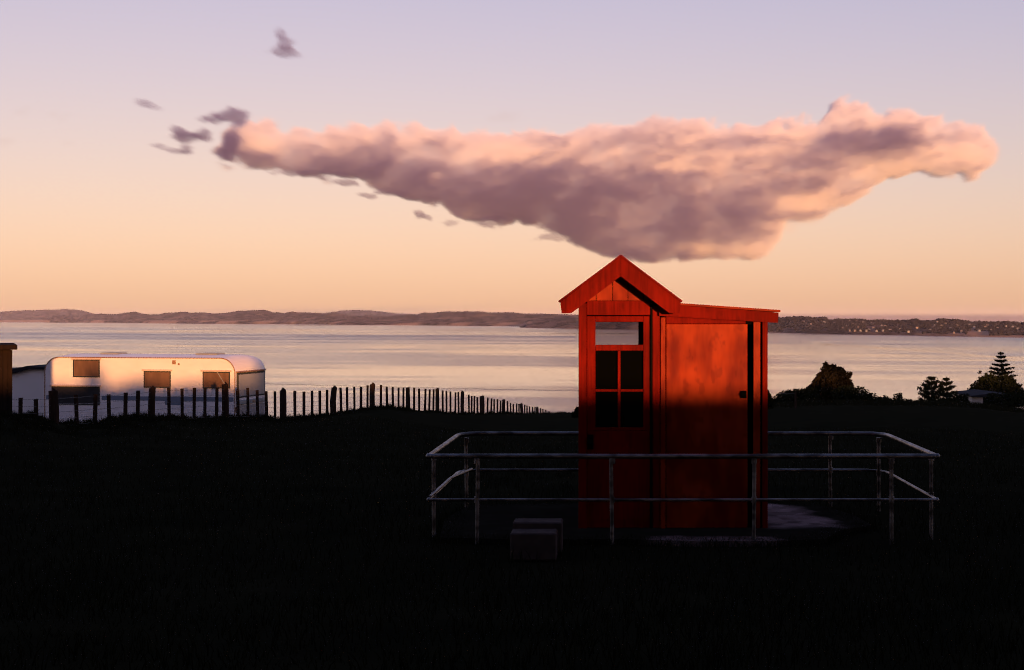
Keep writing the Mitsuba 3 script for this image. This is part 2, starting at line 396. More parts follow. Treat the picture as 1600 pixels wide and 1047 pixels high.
# ------------------------------------------------------------------ far shores
def far_land(name, pts, width, label, seed, detail=1.0, back=1.5):
    pts = np.array(pts, float)
    px = np.arange(pts[0, 0], pts[-1, 0] + 1, 2.0)
    top, wat = np.interp(px, pts[:, 0], pts[:, 1]), np.interp(px, pts[:, 0], pts[:, 2])
    top = top + 3.6 * detail * (meshkit.fbm(np.stack([px / 13, 0 * px, 0 * px + seed], -1), 4, seed) - .5)
    sl = (np.where(wat < 510.8, 502.75 + (wat - 500.35) * .77, wat) - HY) / F
    Ysh = (sl - np.sqrt(np.maximum(sl ** 2 - 2 * (EYE - SEA) / R_EARTH, 0))) * R_EARTH
    tt = np.concatenate([[-.02, 0, .025, .05], np.linspace(.1, 1, 22), np.linspace(1.1, 1 + back, 6)])
    V = []
    for t in tt:
        Y = Ysh + t * width
        X = (px - CX) / F * Y
        Yr = Ysh + width
        sea = SEA - Y ** 2 / (2 * R_EARTH)
        H = EYE - (top - HY) / F * Yr - sea
        g = np.interp(t, [-.02, 0, .025, .3, .6, .85, 1, 1 + back], [-.05, 0, .14, .45, .68, .9, 1.0, .3])
        nz = meshkit.fbm(np.stack([X / 260, Y / 420, 0 * X + seed], -1), 5, seed) - .5
        fine = meshkit.fbm(np.stack([X / 45, Y / 60, 0 * X + seed], -1), 3, seed + 3) - .5
        w = np.interp(t, [0, .05, .5, .95, 1.0, 2], [.2, .6, 1, .35, .0, 1])
        z = sea + H * (g + .55 * w * nz + .12 * w * fine)
        V.append(np.stack([X, Y, z], -1))
    V = np.array(V)
    i = np.arange(V.shape[0] * V.shape[1]).reshape(V.shape[:2])
    q = np.stack([i[:-1, :-1], i[:-1, 1:], i[1:, 1:], i[1:, :-1]], -1).reshape(-1, 4)
    solo(name, (V.reshape(-1, 3), q), 'mat_hill', label, kind='structure', smooth=40)
    return px, tt, V


far_land('hills', [(-500, 489, 500.35), (-200, 485, 500.35), (0, 487, 500.35), (50, 484.5, 500.35), (105, 482.5, 500.35), (125, 485, 500.35), (150, 491, 500.35), (260, 492, 500.35), (345, 489, 500.35), (420, 490, 500.35), (505, 489, 500.35),
                   (540, 485, 500.35), (575, 484.5, 500.35), (610, 489, 500.35), (660, 491, 500.35), (790, 488, 500.35), (830, 490, 500.35), (900, 492, 500.35), (1000, 496, 500.35), (1020, 500.2, 500.35)], 3500, 'palest and farthest range of hills across the water', 4, .6)
far_land('island', [(68, 500.6, 501), (74, 497, 501), (84, 493.5, 501.2), (98, 491.5, 501.3), (110, 494, 501.4), (120, 499, 501.4)], 350, 'small dark island off the left end of the far coast', 9, .6)
far_land('hills', [(118, 501, 501.6), (124, 496.5, 501.6), (134, 491, 501.7), (165, 490, 502), (180, 491.5, 502), (205, 488.5, 502.4), (215, 488, 502.5), (235, 491.5, 502.8), (262, 489.5, 503), (285, 487.5, 503.3), (310, 488.5, 503.6), (340, 489, 504),
                   (372, 486.5, 504.3), (395, 484.5, 504.6), (412, 485, 504.7), (425, 488, 504.8), (470, 488, 505.3), (500, 489.5, 505.8), (560, 493, 507), (620, 494, 507.3), (660, 489.5, 507.6), (690, 488, 507.9), (745, 486.5, 508.6),
                   (775, 489, 509), (800, 488.5, 509.5), (840, 491, 510), (880, 492, 510), (960, 493, 510), (1060, 496, 510), (1090, 508, 510)], 1500, 'long dark wooded coast lying across the bay', 14)
far_land('hills', [(812, 509, 512), (822, 502, 512.3), (840, 499, 512.6), (862, 497.5, 513), (885, 494, 513.3), (905, 492, 513.5), (960, 490, 514), (1060, 492, 516), (1150, 496, 518), (1260, 503, 519)], 500, 'reddish cliffed headland seen left of the hut', 19)
rpx, rtt, RV = far_land('hills', [(1080, 505, 517), (1150, 501, 518.5), (1200, 498.5, 519.5), (1225, 497, 520), (1260, 496.5, 521), (1290, 498.5, 521.6), (1330, 500.5, 522.6), (1365, 501.5, 523), (1400, 502.5, 523.6), (1430, 501.5, 524.3), (1465, 500.5, 525),
                                 (1495, 501, 525.5), (1515, 503.5, 526), (1545, 505, 526.5), (1580, 505, 527), (1640, 506, 528), (1800, 505, 529), (2300, 500, 530)], 420, 'dark settled coast with houses at the right', 23)


def shore_at(px, t):
    f = RegularGridInterpolator((rtt, rpx), RV, bounds_error=False, fill_value=None)
    return f(np.stack([np.broadcast_to(t, np.shape(px)), px], -1))


rng = np.random.default_rng(11)
wp, wt = rng.uniform(1190, 1660, 9000), rng.uniform(.04, 1.03, 9000)
keep = (meshkit.fbm(np.stack([wp / 22, wt * 5, 0 * wp], -1), 3, 7) > .40)
wc = shore_at(wp[keep], wt[keep])
ico = trimesh.creation.icosahedron()
sz = rng.uniform(2.6, 6.0, len(wc))
wv = (np.array(ico.vertices)[None] * sz[:, None, None] * rng.uniform(.7, 1.3, (len(wc), 12, 1)) * [1, 1, .9] + wc[:, None] + [0, 0, 2.0])
wf = (np.array(ico.faces)[None] + (np.arange(len(wc)) * 12)[:, None, None]).reshape(-1, 3)
solo('far_woods', (wv.reshape(-1, 3), wf), 'mat_far_wood', 'dark woodland covering the settled far coast at the right', 'woods', kind='stuff')

spots = [(410, 128), (560, 118), (600, 125), (545, 150), (640, 130), (700, 160), (750, 150), (771, 152), (590, 190), (660, 188), (720, 195), (560, 178), (910, 185), (1065, 150), (1080, 130), (1105, 150), (1056, 162), (1200, 150), (1245, 150),
         (1272, 145), (1380, 150), (1366, 158), (1490, 155), (1530, 160), (1225, 185), (1180, 192), (1400, 178), (1330, 180), (470, 135), (520, 165), (610, 160), (690, 135), (800, 175), (860, 170), (960, 160), (1000, 150), (1130, 140), (1160, 165),
         (1300, 160), (1440, 165), (1560, 170), (330, 140), (290, 125), (1040, 175), (760, 180), (675, 172), (625, 178), (580, 140)]


def house_mesh(w, d, h, roof):
    prof = Polygon([(-d / 2, -3), (d / 2, -3), (d / 2, h), (0, h + roof), (-d / 2, h)])
    m = trimesh.creation.extrude_polygon(prof, w, engine='earcut')
    m.apply_transform(np.array([[0, 0, 1, -w / 2], [1, 0, 0, 0], [0, 1, 0, 0], [0, 0, 0, 1.0]]))
    return m


for i, (a, b) in enumerate(spots):
    hx, hy = 1180 + a * .2625, 470 + b * .2625
    cand = shore_at(np.full(60, hx), np.linspace(.03, 1, 60))
    cpy = HY + (EYE - cand[:, 2]) / cand[:, 1] * F
    c = cand[np.argmin(np.abs(cpy - hy - 1.5))]
    m = house_mesh(rng.uniform(3.5, 7.5), rng.uniform(3.5, 5), rng.uniform(1.4, 2.6), rng.uniform(.7, 1.5))
    m.apply_transform(trimesh.transformations.rotation_matrix(rng.uniform(-.8, .8), (0, 0, 1)))
    m.apply_translation(c + [0, -6, 3.2])
    solo('distant_house', m, 'mat_house' if rng.uniform() < .6 else 'mat_house_warm', 'tiny sunlit house on the dark far shore at the right', 'house', 'houses on the far shore')

# ------------------------------------------------------------------ the cloud's shade, put into a dark coloured volume some nine kilometres off
YC, DEP = 9000.0, 700.0
U0, U1, V0, V1 = 205.0, 1565.0, 40.0, 415.0
nu, nv, nd = 760, 270, 4
uu, vv, ww = np.meshgrid(np.linspace(U0, U1, nu), np.linspace(V0, V1, nv), (np.arange(nd) + .5) / nd, indexing='ij')
cc, ss, _, _ = fields(uu, vv, .16 * (ww - .5))


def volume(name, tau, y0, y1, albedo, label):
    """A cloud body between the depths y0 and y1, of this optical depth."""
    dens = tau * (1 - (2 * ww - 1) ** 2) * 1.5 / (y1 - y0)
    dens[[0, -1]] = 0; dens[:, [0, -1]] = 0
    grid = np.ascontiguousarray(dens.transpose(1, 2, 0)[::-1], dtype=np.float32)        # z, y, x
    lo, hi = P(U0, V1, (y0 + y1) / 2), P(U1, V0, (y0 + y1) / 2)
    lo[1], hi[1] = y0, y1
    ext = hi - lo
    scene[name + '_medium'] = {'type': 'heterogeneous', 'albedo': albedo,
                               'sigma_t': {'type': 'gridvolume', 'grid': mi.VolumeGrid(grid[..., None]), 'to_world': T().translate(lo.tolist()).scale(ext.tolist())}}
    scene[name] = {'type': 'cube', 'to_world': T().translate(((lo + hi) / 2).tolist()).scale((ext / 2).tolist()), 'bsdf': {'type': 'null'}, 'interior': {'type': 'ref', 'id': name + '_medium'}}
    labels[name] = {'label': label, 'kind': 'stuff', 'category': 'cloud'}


volume('cloud', 2.0 * cc * np.clip(ss - .10, 0, 1) ** 1.2 + wisps(uu, vv, .16 * (ww - .5)), YC - 110, YC + 110, rgb(.33, .31, .54), 'body of the long evening cloud, its shade put into purple grey colour')
volume('cloud_001', 4.2 * cc * (.35 + 1.3 * sky_fbm(np.stack([uu / 24, vv / 15, ww * .3], -1), 4, 61)), YC + 130, YC + 430, rgb(.93, .93, .965), 'peach lit fringe of the long evening cloud over the bay')

# ------------------------------------------------------------------ the red hut
hut = thing('hut', 'small red timber hut with a steep gable over its glazed door', 'hut')
Y0, Y1 = 15.35, 16.95
part(hut, 'corner_board', fb(904, 916.6, 474, 826, Y0 - .02, .06), 'mat_red')
part(hut, 'corner_board', fb(1019.6, 1031, 478, 826, Y0 - .01, .05), 'mat_red')
part(hut, 'cover_strip', fb(1032.3, 1039.8, 496, 826, Y0 - .035, .05), 'mat_red_door', label='brighter red upright strip beside the wide panel')
part(hut, 'corner_board', fb(1177.2, 1188, 498, 826, Y0 - .01, .05), 'mat_red_door')
part(hut, 'corner_board', fb(1191.4, 1199.6, 498, 826, Y0 - .02, .06), 'mat_red')
part(hut, 'head_board', fb(917, 1015.8, 470, 492.5, Y0 - .02, .04), 'mat_red')
# boards of the gable, cut to the roof slope
gab = Polygon([P(a, b, Y0)[[0, 2]] for a, b in ((905, 469.6), (1031, 469.6), (1031, 460), (969, 411), (905, 460))])
for i, (a, b) in enumerate(((905, 931), (932.2, 956.8), (958, 980.6), (981.8, 1004.6), (1005.8, 1031))):
    xa, xb = P(a, 0, Y0)[0], P(b, 0, Y0)[0]
    g = gab.intersection(sbox(xa, -9, xb, 9))
    part(hut, 'gable_board', xzpoly(np.array(g.exterior.coords)[:-1], Y0 + (.002, -.004, .003, -.003, .001)[i], .03), 'mat_red_door')
# glazed door
door = f'{hut}__door'
DY = Y0 + .012
part(hut, 'door', fb(917.2, 1015.8, 673, 825, DY, .04), 'mat_red', label='red door with glazed upper half and dark knob')
part(door, 'stile', fb(917.2, 930.4, 494, 672.6, DY, .04), 'mat_red')
part(door, 'stile', fb(1005, 1015.8, 494, 672.6, DY, .04), 'mat_red')
part(door, 'rail', fb(930.6, 1004.8, 494, 503.2, DY + .003, .036), 'mat_red')
part(door, 'rail', fb(930.6, 1004.8, 538.8, 548, DY + .003, .036), 'mat_red')
part(door, 'rail', fb(930.6, 1004.8, 668, 672.6, DY + .003, .036), 'mat_red')
part(door, 'glazing_bar', fb(965.2, 969.6, 548.2, 667.8, DY + .006, .028, .003), 'mat_red')
part(door, 'glazing_bar', fb(930.6, 965, 608.2, 612.2, DY + .008, .024, .003), 'mat_red')
part(door, 'glazing_bar', fb(969.8, 1004.8, 608.2, 612.2, DY + .008, .024, .003), 'mat_red')
part(door, 'panel', fb(936, 998, 720, 812, DY - .008, .007, .003), 'mat_red')


def sheet(px0, px1, py0, py1, Y):
    v = [P(px0, py1, Y), P(px1, py1, Y), P(px1, py0, Y), P(px0, py0, Y)]
    return (np.array(v), np.array([(0, 1, 2, 3)]))


for a, b, c, d in ((930.6, 1004.8, 503.2, 538.8), (930.6, 965.2, 548, 608.2), (969.6, 1004.8, 548, 608.2), (930.6, 965.2, 612.2, 668), (969.6, 1004.8, 612.2, 668)):
    part(door, 'pane', sheet(a, b, c, d, DY + .02), 'mat_glass')
part(door, 'dark_sheet', fb(931, 1004.6, 548, 668, DY + .05, .01, 0), 'mat_black', label='black sheet put in for the dark inside behind the lower panes')  # black sheet added behind the panes in place of the inside's shade
kn = trimesh.creation.icosphere(2, .032); kn.apply_scale((1, .7, 1)); kn.apply_translation(P(922, 690, DY) - [0, .05, 0])
part(door, 'knob', cat([kn, cyl(P(922, 690, DY), P(922, 690, DY) - [0, .05, 0], .014), bx(*(P(917.8, 0, DY)[0], P(927, 0, DY)[0]), DY - .006, DY - .0005, P(0, 702, DY)[2], P(0, 679, DY)[2])]), 'mat_black', 30)
# conduit between the two rooms
part(hut, 'conduit', cyl(P(1017.7, 476, Y0 - .012), P(1017.7, 826, Y0 - .012), .0125), 'mat_pipe', 40, label='thin black pipe running down beside the door')
# wide panel of the lean-to
pan = f'{hut}__panel'
part(hut, 'panel', fb(1041, 1168, 506.4, 825, Y0 + .006, .03), 'mat_red_door', label='wide blotchy orange red panel of the lean-to')
part(hut, 'head_board', fb(1041, 1165.2, 486, 506, Y0 - .004, .035), 'mat_red')
part(pan, 'latch', cat([fb(1157, 1166.5, 611, 622, Y0 - .022, .025, .004), cyl(P(1160, 616, Y0 - .02), P(1160, 616, Y0 - .06), .018)]), 'mat_black', 30)
part(hut, 'bracket', fb(1165.4, 1177, 497, 503.5, Y0 - .002, .03), 'mat_pipe')
# barge boards, roofs and fascia
YB = Y0 - .30
lb = [(969.4, 401), (874.5, 472.5), (877, 489.5), (905, 480), (969.4, 431.5)]
rb = [(970, 401), (970, 431.5), (1046, 489.5), (1062.5, 489.5), (1063.5, 472)]
part(hut, 'barge_board', fpoly([(969.6, 401.5), (875.5, 472), (877.5, 489.5), (893, 489), (969.6, 432)], YB, .03), 'mat_red')
part(hut, 'barge_board', fpoly([(970.2, 401.5), (970.2, 432), (1046, 489.5), (1062, 489.5), (1063.5, 472)], YB, .03), 'mat_red')


def slope_slab(a, b, y0, y1, th):
    """A roof sheet from the point a to b (X, Z) with ribs, running from y0 to y1."""
    a, b = np.array(a), np.array(b)
    t = (b - a) / np.linalg.norm(b - a); nrm = np.array([-t[1], t[0]]); nrm = nrm if nrm[1] > 0 else -nrm
    poly = [a, b, b + nrm * th, a + nrm * th]
    if Polygon(poly).exterior.is_ccw is False: poly = poly[::-1]
    return xzpoly(poly, y0, y1 - y0)


ap, le, re = P(970, 401.2, YB)[[0, 2]], P(873.6, 472.6, YB)[[0, 2]], P(1065, 472.2, YB)[[0, 2]]
part(hut, 'roof', slope_slab(le, ap, YB - .02, Y1 + .2, .018), 'mat_red')
part(hut, 'roof', slope_slab(ap, re, YB - .02, Y1 + .2, .018), 'mat_red')
rk = f'{hut}__roof'
capx = cat([slope_slab(ap + (ap - re) * 0 + [0, .019], ap + (le - ap) * .09 + [0, .019], YB - .025, Y1 + .205, .004), slope_slab(ap + [0, .019], ap + (re - ap) * .09 + [0, .019], YB - .025, Y1 + .205, .004)])
part(rk, 'ridge_cap', capx, 'mat_red')
# soffit frame under the overhang, so that the roof is not hollow at the wall
part(hut, 'fascia', fpoly([(1030, 475), (1030, 493.6), (1215.5, 504.5), (1216.5, 488.5)], Y0 - .075, .03), 'mat_red')
l0, l1 = P(1030, 474.6, Y0 - .1)[[0, 2]], P(1219, 487.6, Y0 - .1)[[0, 2]]
part(hut, 'lean_to_roof', slope_slab(l0, l1, Y0 - .11, Y1 + .15, .022), 'mat_red_door')
# body: side walls, rear wall round its small window, floor, dark lining
XL, XR, XM = P(905, 0, Y0)[0], P(1199, 0, Y0)[0], P(1031, 0, Y0)[0]
zt_l, zt_r, zp = P(0, 462, Y0)[2], P(0, 503, Y0)[2], P(0, 414, Y0)[2]
part(hut, 'wall', bx(XL, XL + .05, Y0 + .045, Y1, 0, zt_l), 'mat_red')
part(hut, 'wall', bx(XR - .05, XR, Y0 + .045, Y1, 0, zt_r), 'mat_red')
XA = P(970, 0, Y0)[0]
wl, wr, wt_, wb = (P(912, 0, Y1)[0], P(997.5, 0, Y1)[0], P(0, 498, Y1)[2], P(0, 543, Y1)[2])
outl = Polygon([(XL + .002, 0), (XM, 0), (XM, zt_l), (XA, zp), (XL + .002, zt_l)]).difference(sbox(wl, wb, wr, wt_))
m = trimesh.creation.extrude_polygon(outl, .05, engine='earcut')
m.apply_transform(np.array([[1, 0, 0, 0], [0, 0, -1, Y1 + .052], [0, 1, 0, 0], [0, 0, 0, 1.0]]))
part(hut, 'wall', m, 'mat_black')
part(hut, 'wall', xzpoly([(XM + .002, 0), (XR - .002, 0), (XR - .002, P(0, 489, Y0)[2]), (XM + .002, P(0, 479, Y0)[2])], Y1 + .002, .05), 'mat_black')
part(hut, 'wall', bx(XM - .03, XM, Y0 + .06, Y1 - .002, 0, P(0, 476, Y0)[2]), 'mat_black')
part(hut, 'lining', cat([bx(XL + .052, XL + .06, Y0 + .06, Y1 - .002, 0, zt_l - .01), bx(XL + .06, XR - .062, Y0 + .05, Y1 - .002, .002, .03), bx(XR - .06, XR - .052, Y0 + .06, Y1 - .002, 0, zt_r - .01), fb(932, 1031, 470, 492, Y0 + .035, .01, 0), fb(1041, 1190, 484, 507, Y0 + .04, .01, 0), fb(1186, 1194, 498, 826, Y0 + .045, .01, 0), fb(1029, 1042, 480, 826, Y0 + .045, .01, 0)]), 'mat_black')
part(hut, 'rear_window', (np.array([(wl, Y1 + .02, wb), (wr, Y1 + .02, wb), (wr, Y1 + .02, wt_), (wl, Y1 + .02, wt_)]), np.array([(0, 1, 2, 3)])), 'mat_glass')

# ------------------------------------------------------------------ concrete pad, step blocks, guard rail
rng = np.random.default_rng(3)
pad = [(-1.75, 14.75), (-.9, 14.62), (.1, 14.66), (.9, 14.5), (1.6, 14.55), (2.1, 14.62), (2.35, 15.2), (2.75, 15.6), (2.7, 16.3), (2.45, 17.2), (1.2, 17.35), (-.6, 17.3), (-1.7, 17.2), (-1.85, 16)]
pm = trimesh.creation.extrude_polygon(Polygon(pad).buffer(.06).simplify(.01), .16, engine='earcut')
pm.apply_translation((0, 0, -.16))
solo('concrete_pad', pm, 'mat_concrete', 'patchy concrete pad under the red hut', kind='structure')


def block(px0, px1, ytop, ybase, Yf, depth, lab):
    a, b = P(px0, ybase, Yf), P(px1, ytop, Yf)
    solo('step_block', bx(a[0], b[0], Yf, Yf + depth, a[2] - .05, b[2], .012), 'mat_block', lab, 'step')


block(797, 869, 833.5, 868, 13.55, .30, 'low rough step block, front one of the pair before the hut')
block(801, 878, 816.5, 856, 13.90, .30, 'higher rough step block behind the low one before the hut')

rail = thing('guard_rail', 'grey galvanised pipe guard rail round the red hut', 'railing')
ZT, ZM = EYE - (713 - HY) / F * 14.6, EYE - (781 - HY) / F * 14.6
XLr, XRr = P(670, 0, 14.6)[0], P(1464, 0, 14.6)[0]
R, YF, YBk = .026, 14.6, 17.4


def bend(pts, r=.22, n=6):
    out = [np.array(pts[0], float)]
    for a, b, c in zip(pts[:-2], pts[1:-1], pts[2:]):
        a, b, c = map(lambda q: np.array(q, float), (a, b, c))
        p, q = b + (a - b) / np.linalg.norm(a - b) * r, b + (c - b) / np.linalg.norm(c - b) * r
        out += [(1 - t) ** 2 * p + 2 * t * (1 - t) * b + t * t * q for t in np.linspace(0, 1, n)]
    return out + [np.array(pts[-1], float)]


for z, nm, r in ((ZT, 'top_rail', R), (ZM, 'mid_rail', .017)):
    part(rail, nm, tube([(XLr, YF, z), (XRr, YF, z)], r, 12), 'mat_galv', 50)
    part(rail, nm, tube(bend([(XLr, YF + .01, z), (XLr + .02, YBk, z), (XRr - .02, YBk, z), (XRr, YF + .01, z)], .35), r, 12), 'mat_galv', 50)
for x in (XLr, XRr):
    for z, r in ((ZT, R * 1.25), (ZM, .024)):
        e = trimesh.creation.icosphere(2, r); e.apply_translation((x, YF, z))
        part(rail, 'elbow', e, 'mat_galv', 50)
for px, Yp in ((745, YF), (957, YF), (1178, YF), (1393, YF), (678, 14.95), (1455, 14.95), (1298, YBk), (1373, 17.05), (729, 17.0), (960, YBk)):
    X = P(px, 0, Yp)[0]
    pk = part(rail, 'post', cyl((X, Yp, float(ground_z(X, Yp)) - .1), (X + rng.normal() * .006, Yp, ZT - R * .6), .021, None, 12), 'mat_galv', 50)
    part(pk, 'collar', cyl((X, Yp, ZT - .075), (X, Yp, ZT - .02), .031), 'mat_galv', 50)
    part(pk, 'collar', cyl((X, Yp, ZM - .03), (X, Yp, ZM + .03), .029), 'mat_galv', 50)
for sx, (a, b) in ((XLr, (678, 744)), (XRr, (1393, 1455))):
    pass
part(rail, 'brace', tube([P(672, 776, 14.65), P(704, 747, 15.6), P(737, 733, 16.6)], .015), 'mat_galv', 50)

# ------------------------------------------------------------------ post and wire fence
fence = thing('wire_fence', 'old post and wire fence running along the grassy ridge', 'fence')
big = [85, 236.5, 352.5, 441.6, 520.6, 582, 637.6, 683, 722, 754.6, 787, 815, 840]
bigtop = [610, 606, 600, 609, 605, 600, 605.5, 607, 612, 618.5, 624, 630.5, 636]
small = [31.6, 57, 121, 148, 171, 195, 215, 264.5, 285, 303, 320, 338, 372.6, 388, 403, 417, 430, 461, 475, 488, 500, 511, 533.6, 543, 554, 564, 574, 595, 605, 614, 622.6, 630, 647, 655, 663.6, 670, 676.6, 692, 698, 704, 711, 717,
         733, 736.6, 740.5, 746, 751, 761, 766.6, 772, 777, 782, 793.6, 798, 802, 807, 811, 819.5, 823.5, 827.5, 832, 836, 844.5, 848.5, 853, 858]
stop = PchipInterpolator([0, 57, 121, 195, 264, 338, 403, 431, 500, 554, 574, 600, 630, 676, 717, 733, 751, 777, 807, 836, 860], [620, 620, 617, 613, 607.5, 606, 608, 611, 610, 605.5, 603, 603.5, 606.5, 609, 613, 617, 619.5, 624, 631, 636.5, 643])


def fence_pt(px):
    Y = float(fence_Y(np.array(float(px))))
    X = (px - CX) / F * Y
    return X, Y, float(ground_z(X, Y))


rng = np.random.default_rng(5)
for px, tp in zip(big, bigtop):
    X, Y, z = fence_pt(px)
    r = {85: .092, 236.5: .075, 352.5: .085}.get(px, .092 if px in (441.6, 520.6, 582) else .075)
    zt = EYE - (tp - HY) / F * Y
    part(fence, 'post', tube([(X, Y, z - .5), (X + rng.normal() * .01, Y, (z + zt) / 2), (X + rng.normal() * .02, Y, zt - .012), (X + rng.normal() * .02, Y, zt)], [r, r * 1.02, r * .97, r * .8], 9), 'mat_post', 40)
for px in small:
    X, Y, z = fence_pt(px)
    zt = EYE - (float(stop(px)) - HY) / F * Y + rng.normal() * .02
    w = rng.uniform(.034, .041)
    m = bx(-w, w, -.018, .018, 0, zt - z + .3, .004)
    m.apply_transform(trimesh.transformations.rotation_matrix(rng.normal() * .018, (0, 1, 0)))
    m.apply_translation((X, Y, z - .3))
    part(fence, 'batten', m, 'mat_post')
for k in range(6):
    pts = []
    for px in np.linspace(20, 858, 80):
        X, Y, z = fence_pt(px)
        zt = EYE - (float(stop(px)) - HY) / F * Y
        pts.append((X, Y - .035, zt - .05 - k * .135))
    part(fence, 'wire', tube(pts, .0035, 5), 'mat_wire', 60)

# a single wire strung low across the view behind the fence
line = thing('strung_wire', 'thin single wire strung low across the water view', 'wire')
pa, pb = P(330, 597.5, 47.5), P(1243, 614.5, 68)
part(line, 'wire', tube([pa + (pb - pa) * t - [0, 0, .25 * t * (1 - t)] for t in np.linspace(0, 1, 30)], .006, 5), 'mat_wire', 60)
part(line, 'post', cyl(pa + [0, 0, .05], (pa[0], pa[1], float(ground_z(pa[0], pa[1])) - .3), .05), 'mat_post', 40)
part(line, 'post', cyl(pb + [0, 0, .05], (pb[0], pb[1], float(ground_z(pb[0], pb[1])) - .3), .05), 'mat_post', 40)

# ------------------------------------------------------------------ caravan
van = thing('caravan', 'long white caravan parked behind the fence at the left', 'caravan')
PHI = math.radians(11)
C0 = np.array([P(367, 0, 42.5)[0], 42.5, 0])
eL, eW = np.array([-math.cos(PHI), math.sin(PHI), 0]), np.array([math.sin(PHI), math.cos(PHI), 0])
WID, ZB, ZTOP = 2.1, -1.14, 1.0


def side(px, py):
    """(s, z) on the caravan's near side of a pixel; s runs left from its right end."""
    t = (px - CX) / F
    # C0 + s eL = (t Y, Y)
    s = (C0[0] - t * C0[1]) / (t * eL[1] - eL[0])
    Y = C0[1] + s * eL[1]
    return s, EYE - (py - HY) / F * Y


LEN = side(70, 0)[0]


def vpt(s, w, z):
    return C0 + s * eL + w * eW + np.array([0, 0, z])


VM = np.eye(4); VM[:3, 0], VM[:3, 1], VM[:3, 2], VM[:3, 3] = eL, eW, (0, 0, 1), C0


def vbox(s0, s1, w0, w1, z0, z1, bevel=0.0):
    m = bx(s0, s1, w0, w1, z0, z1, bevel)
    m.apply_transform(VM)
    if np.linalg.det(VM[:3, :3]) < 0: m.invert()
    return m


def rounded(s0, s1, z0, z1, rt_r, rt_l, rb=.12, n=9):
    p = []
    for cx, cz, r, a0 in ((s1 - rb, z0 + rb, rb, -90), (s1 - rt_l, z1 - rt_l, rt_l, 0), (s0 + rt_r, z1 - rt_r, rt_r, 90), (s0 + rb, z0 + rb, rb, 180)):
        for a in np.radians(np.linspace(a0, a0 + 90, n)):
            p.append((cx + r * math.cos(a), cz + r * math.sin(a)))
    return np.array(p)


out = rounded(0, LEN, ZB, ZTOP, .46, .46)
cen = np.array([LEN / 2, (ZB + ZTOP) / 2])
nrm = np.roll(out, -1, 0) - np.roll(out, 1, 0); nrm = np.stack([nrm[:, 1], -nrm[:, 0]], -1); nrm /= np.linalg.norm(nrm, axis=1, keepdims=True)
ws = [0, .03, .12, .35, .7, 1.05, 1.4, 1.75, 1.98, 2.07, 2.1]
V = []
for w in ws:
    c = .085 * (1 - ((w - 1.05) / 1.05) ** 2) if 0 < w < WID else 0
    o = out + nrm * (c * np.clip(nrm[:, 1:] * .7 + .3, 0, 1))
    V += [(s, w, z) for s, z in o]
n = len(out)
fc = []
for i in range(len(ws) - 1):
    for j in range(n):
        a, b, c, d = i * n + j, i * n + (j + 1) % n, (i + 1) * n + (j + 1) % n, (i + 1) * n + j
        fc += [(a, b, c), (a, c, d)]
tv, tf = trimesh.creation.triangulate_polygon(Polygon(out), engine='earcut')
base = len(V)
V += [(s, 0, z) for s, z in tv]; fc += [tuple(f[::-1] + base) for f in tf]
base = len(V)
V += [(s, WID, z) for s, z in tv]; fc += [tuple(f + base) for f in tf]
body = trimesh.Trimesh(np.array(V), np.array(fc), process=False); body.fix_normals(); body.apply_transform(VM)
part(van, 'body', body, 'mat_van', 35)
ring = np.vstack([out, out[:1]])
part(van, 'trim', tube([vpt(s, -.004, z) for s, z in ring], .016, 6), 'mat_trim', 50, label='thin brown trim outlining the near side')
# swaged sheet joints of the lower side
for k, z in enumerate(np.linspace(-.42, -1.02, 6)):
    part(van, 'rib', vbox(.06, LEN - .06, -.010, .001, z - .012, z + .012, .004), 'mat_van')
s1, z1 = side(72, 617); s0, z0 = side(366, 628.5)
sg = [(.05, side(158, 0)[0] - .02), (side(80, 0)[0] + .01, LEN - .05)]
for a, b in sg:
    part(van, 'stripe', vbox(a, b, -.007, .001, -.30, -.165), 'mat_stripe', label='blue grey stripe along the side')
for (a, b, c, d, glass, ex) in ((114.5, 156, 562, 589.5, 'mat_curtain', 1), (81, 156, 604, 632.5, 'mat_dark_glass', 1), (225, 267, 580, 606, 'mat_curtain', 1), (317, 359.5, 581, 607, 'mat_curtain', 1)):
    sa, za = side(b, d); sb, zb = side(a, c)
    za = side((a + b) / 2, d)[1]; zb = side((a + b) / 2, c)[1]
    k = part(van, 'window', None or cat([vbox(sa, sb, -.022, .001, za, za + .035), vbox(sa, sb, -.022, .001, zb - .03, zb), vbox(sa, sa + .03, -.0215, .001, za + .035, zb - .03), vbox(sb - .03, sb, -.0215, .001, za + .035, zb - .03)]), 'mat_rubber')
    part(k, 'curtain', vbox(sa + .03, sb - .03, -.006, .0008, za + .035, zb - .03), glass)
    pv = np.array([vpt(s, -.018, z) for s, z in ((sb - .03, za + .035), (sa + .03, za + .035), (sa + .03, zb - .03), (sb - .03, zb - .03))])
    part(k, 'pane', (pv, np.array([(0, 1, 2, 3)])), 'mat_glass')
    part(k, 'ledge', vbox(sa - .05, sb + .05, -.07, .001, zb + .002, zb + .055, .012), 'mat_ledge')
    if a == 317:
        p0, p1 = side(340, 581), side(351.5, 600)
        part(k, 'strut', tube([vpt(p0[0], -.03, p0[1]), vpt(p1[0], -.03, p1[1])], .012, 6), 'mat_house', label='pale diagonal strut across the glass')
s_, z_ = side(272, 566); part(van, 'vent', vbox(s_ - .06, s_ + .06, -.02, .001, z_ - .06, z_ + .06, .01), 'mat_trim')
s_, z_ = side(279.5, 569); part(van, 'vent', vbox(s_ - .03, s_ + .03, -.02, .001, z_ - .03, z_ + .03, .01), 'mat_trim')
sa, za = side(284, 633); sb, zb = side(258, 625)
part(van, 'hatch', vbox(sa, sb, -.012, .001, za, zb - .01), 'mat_stripe')
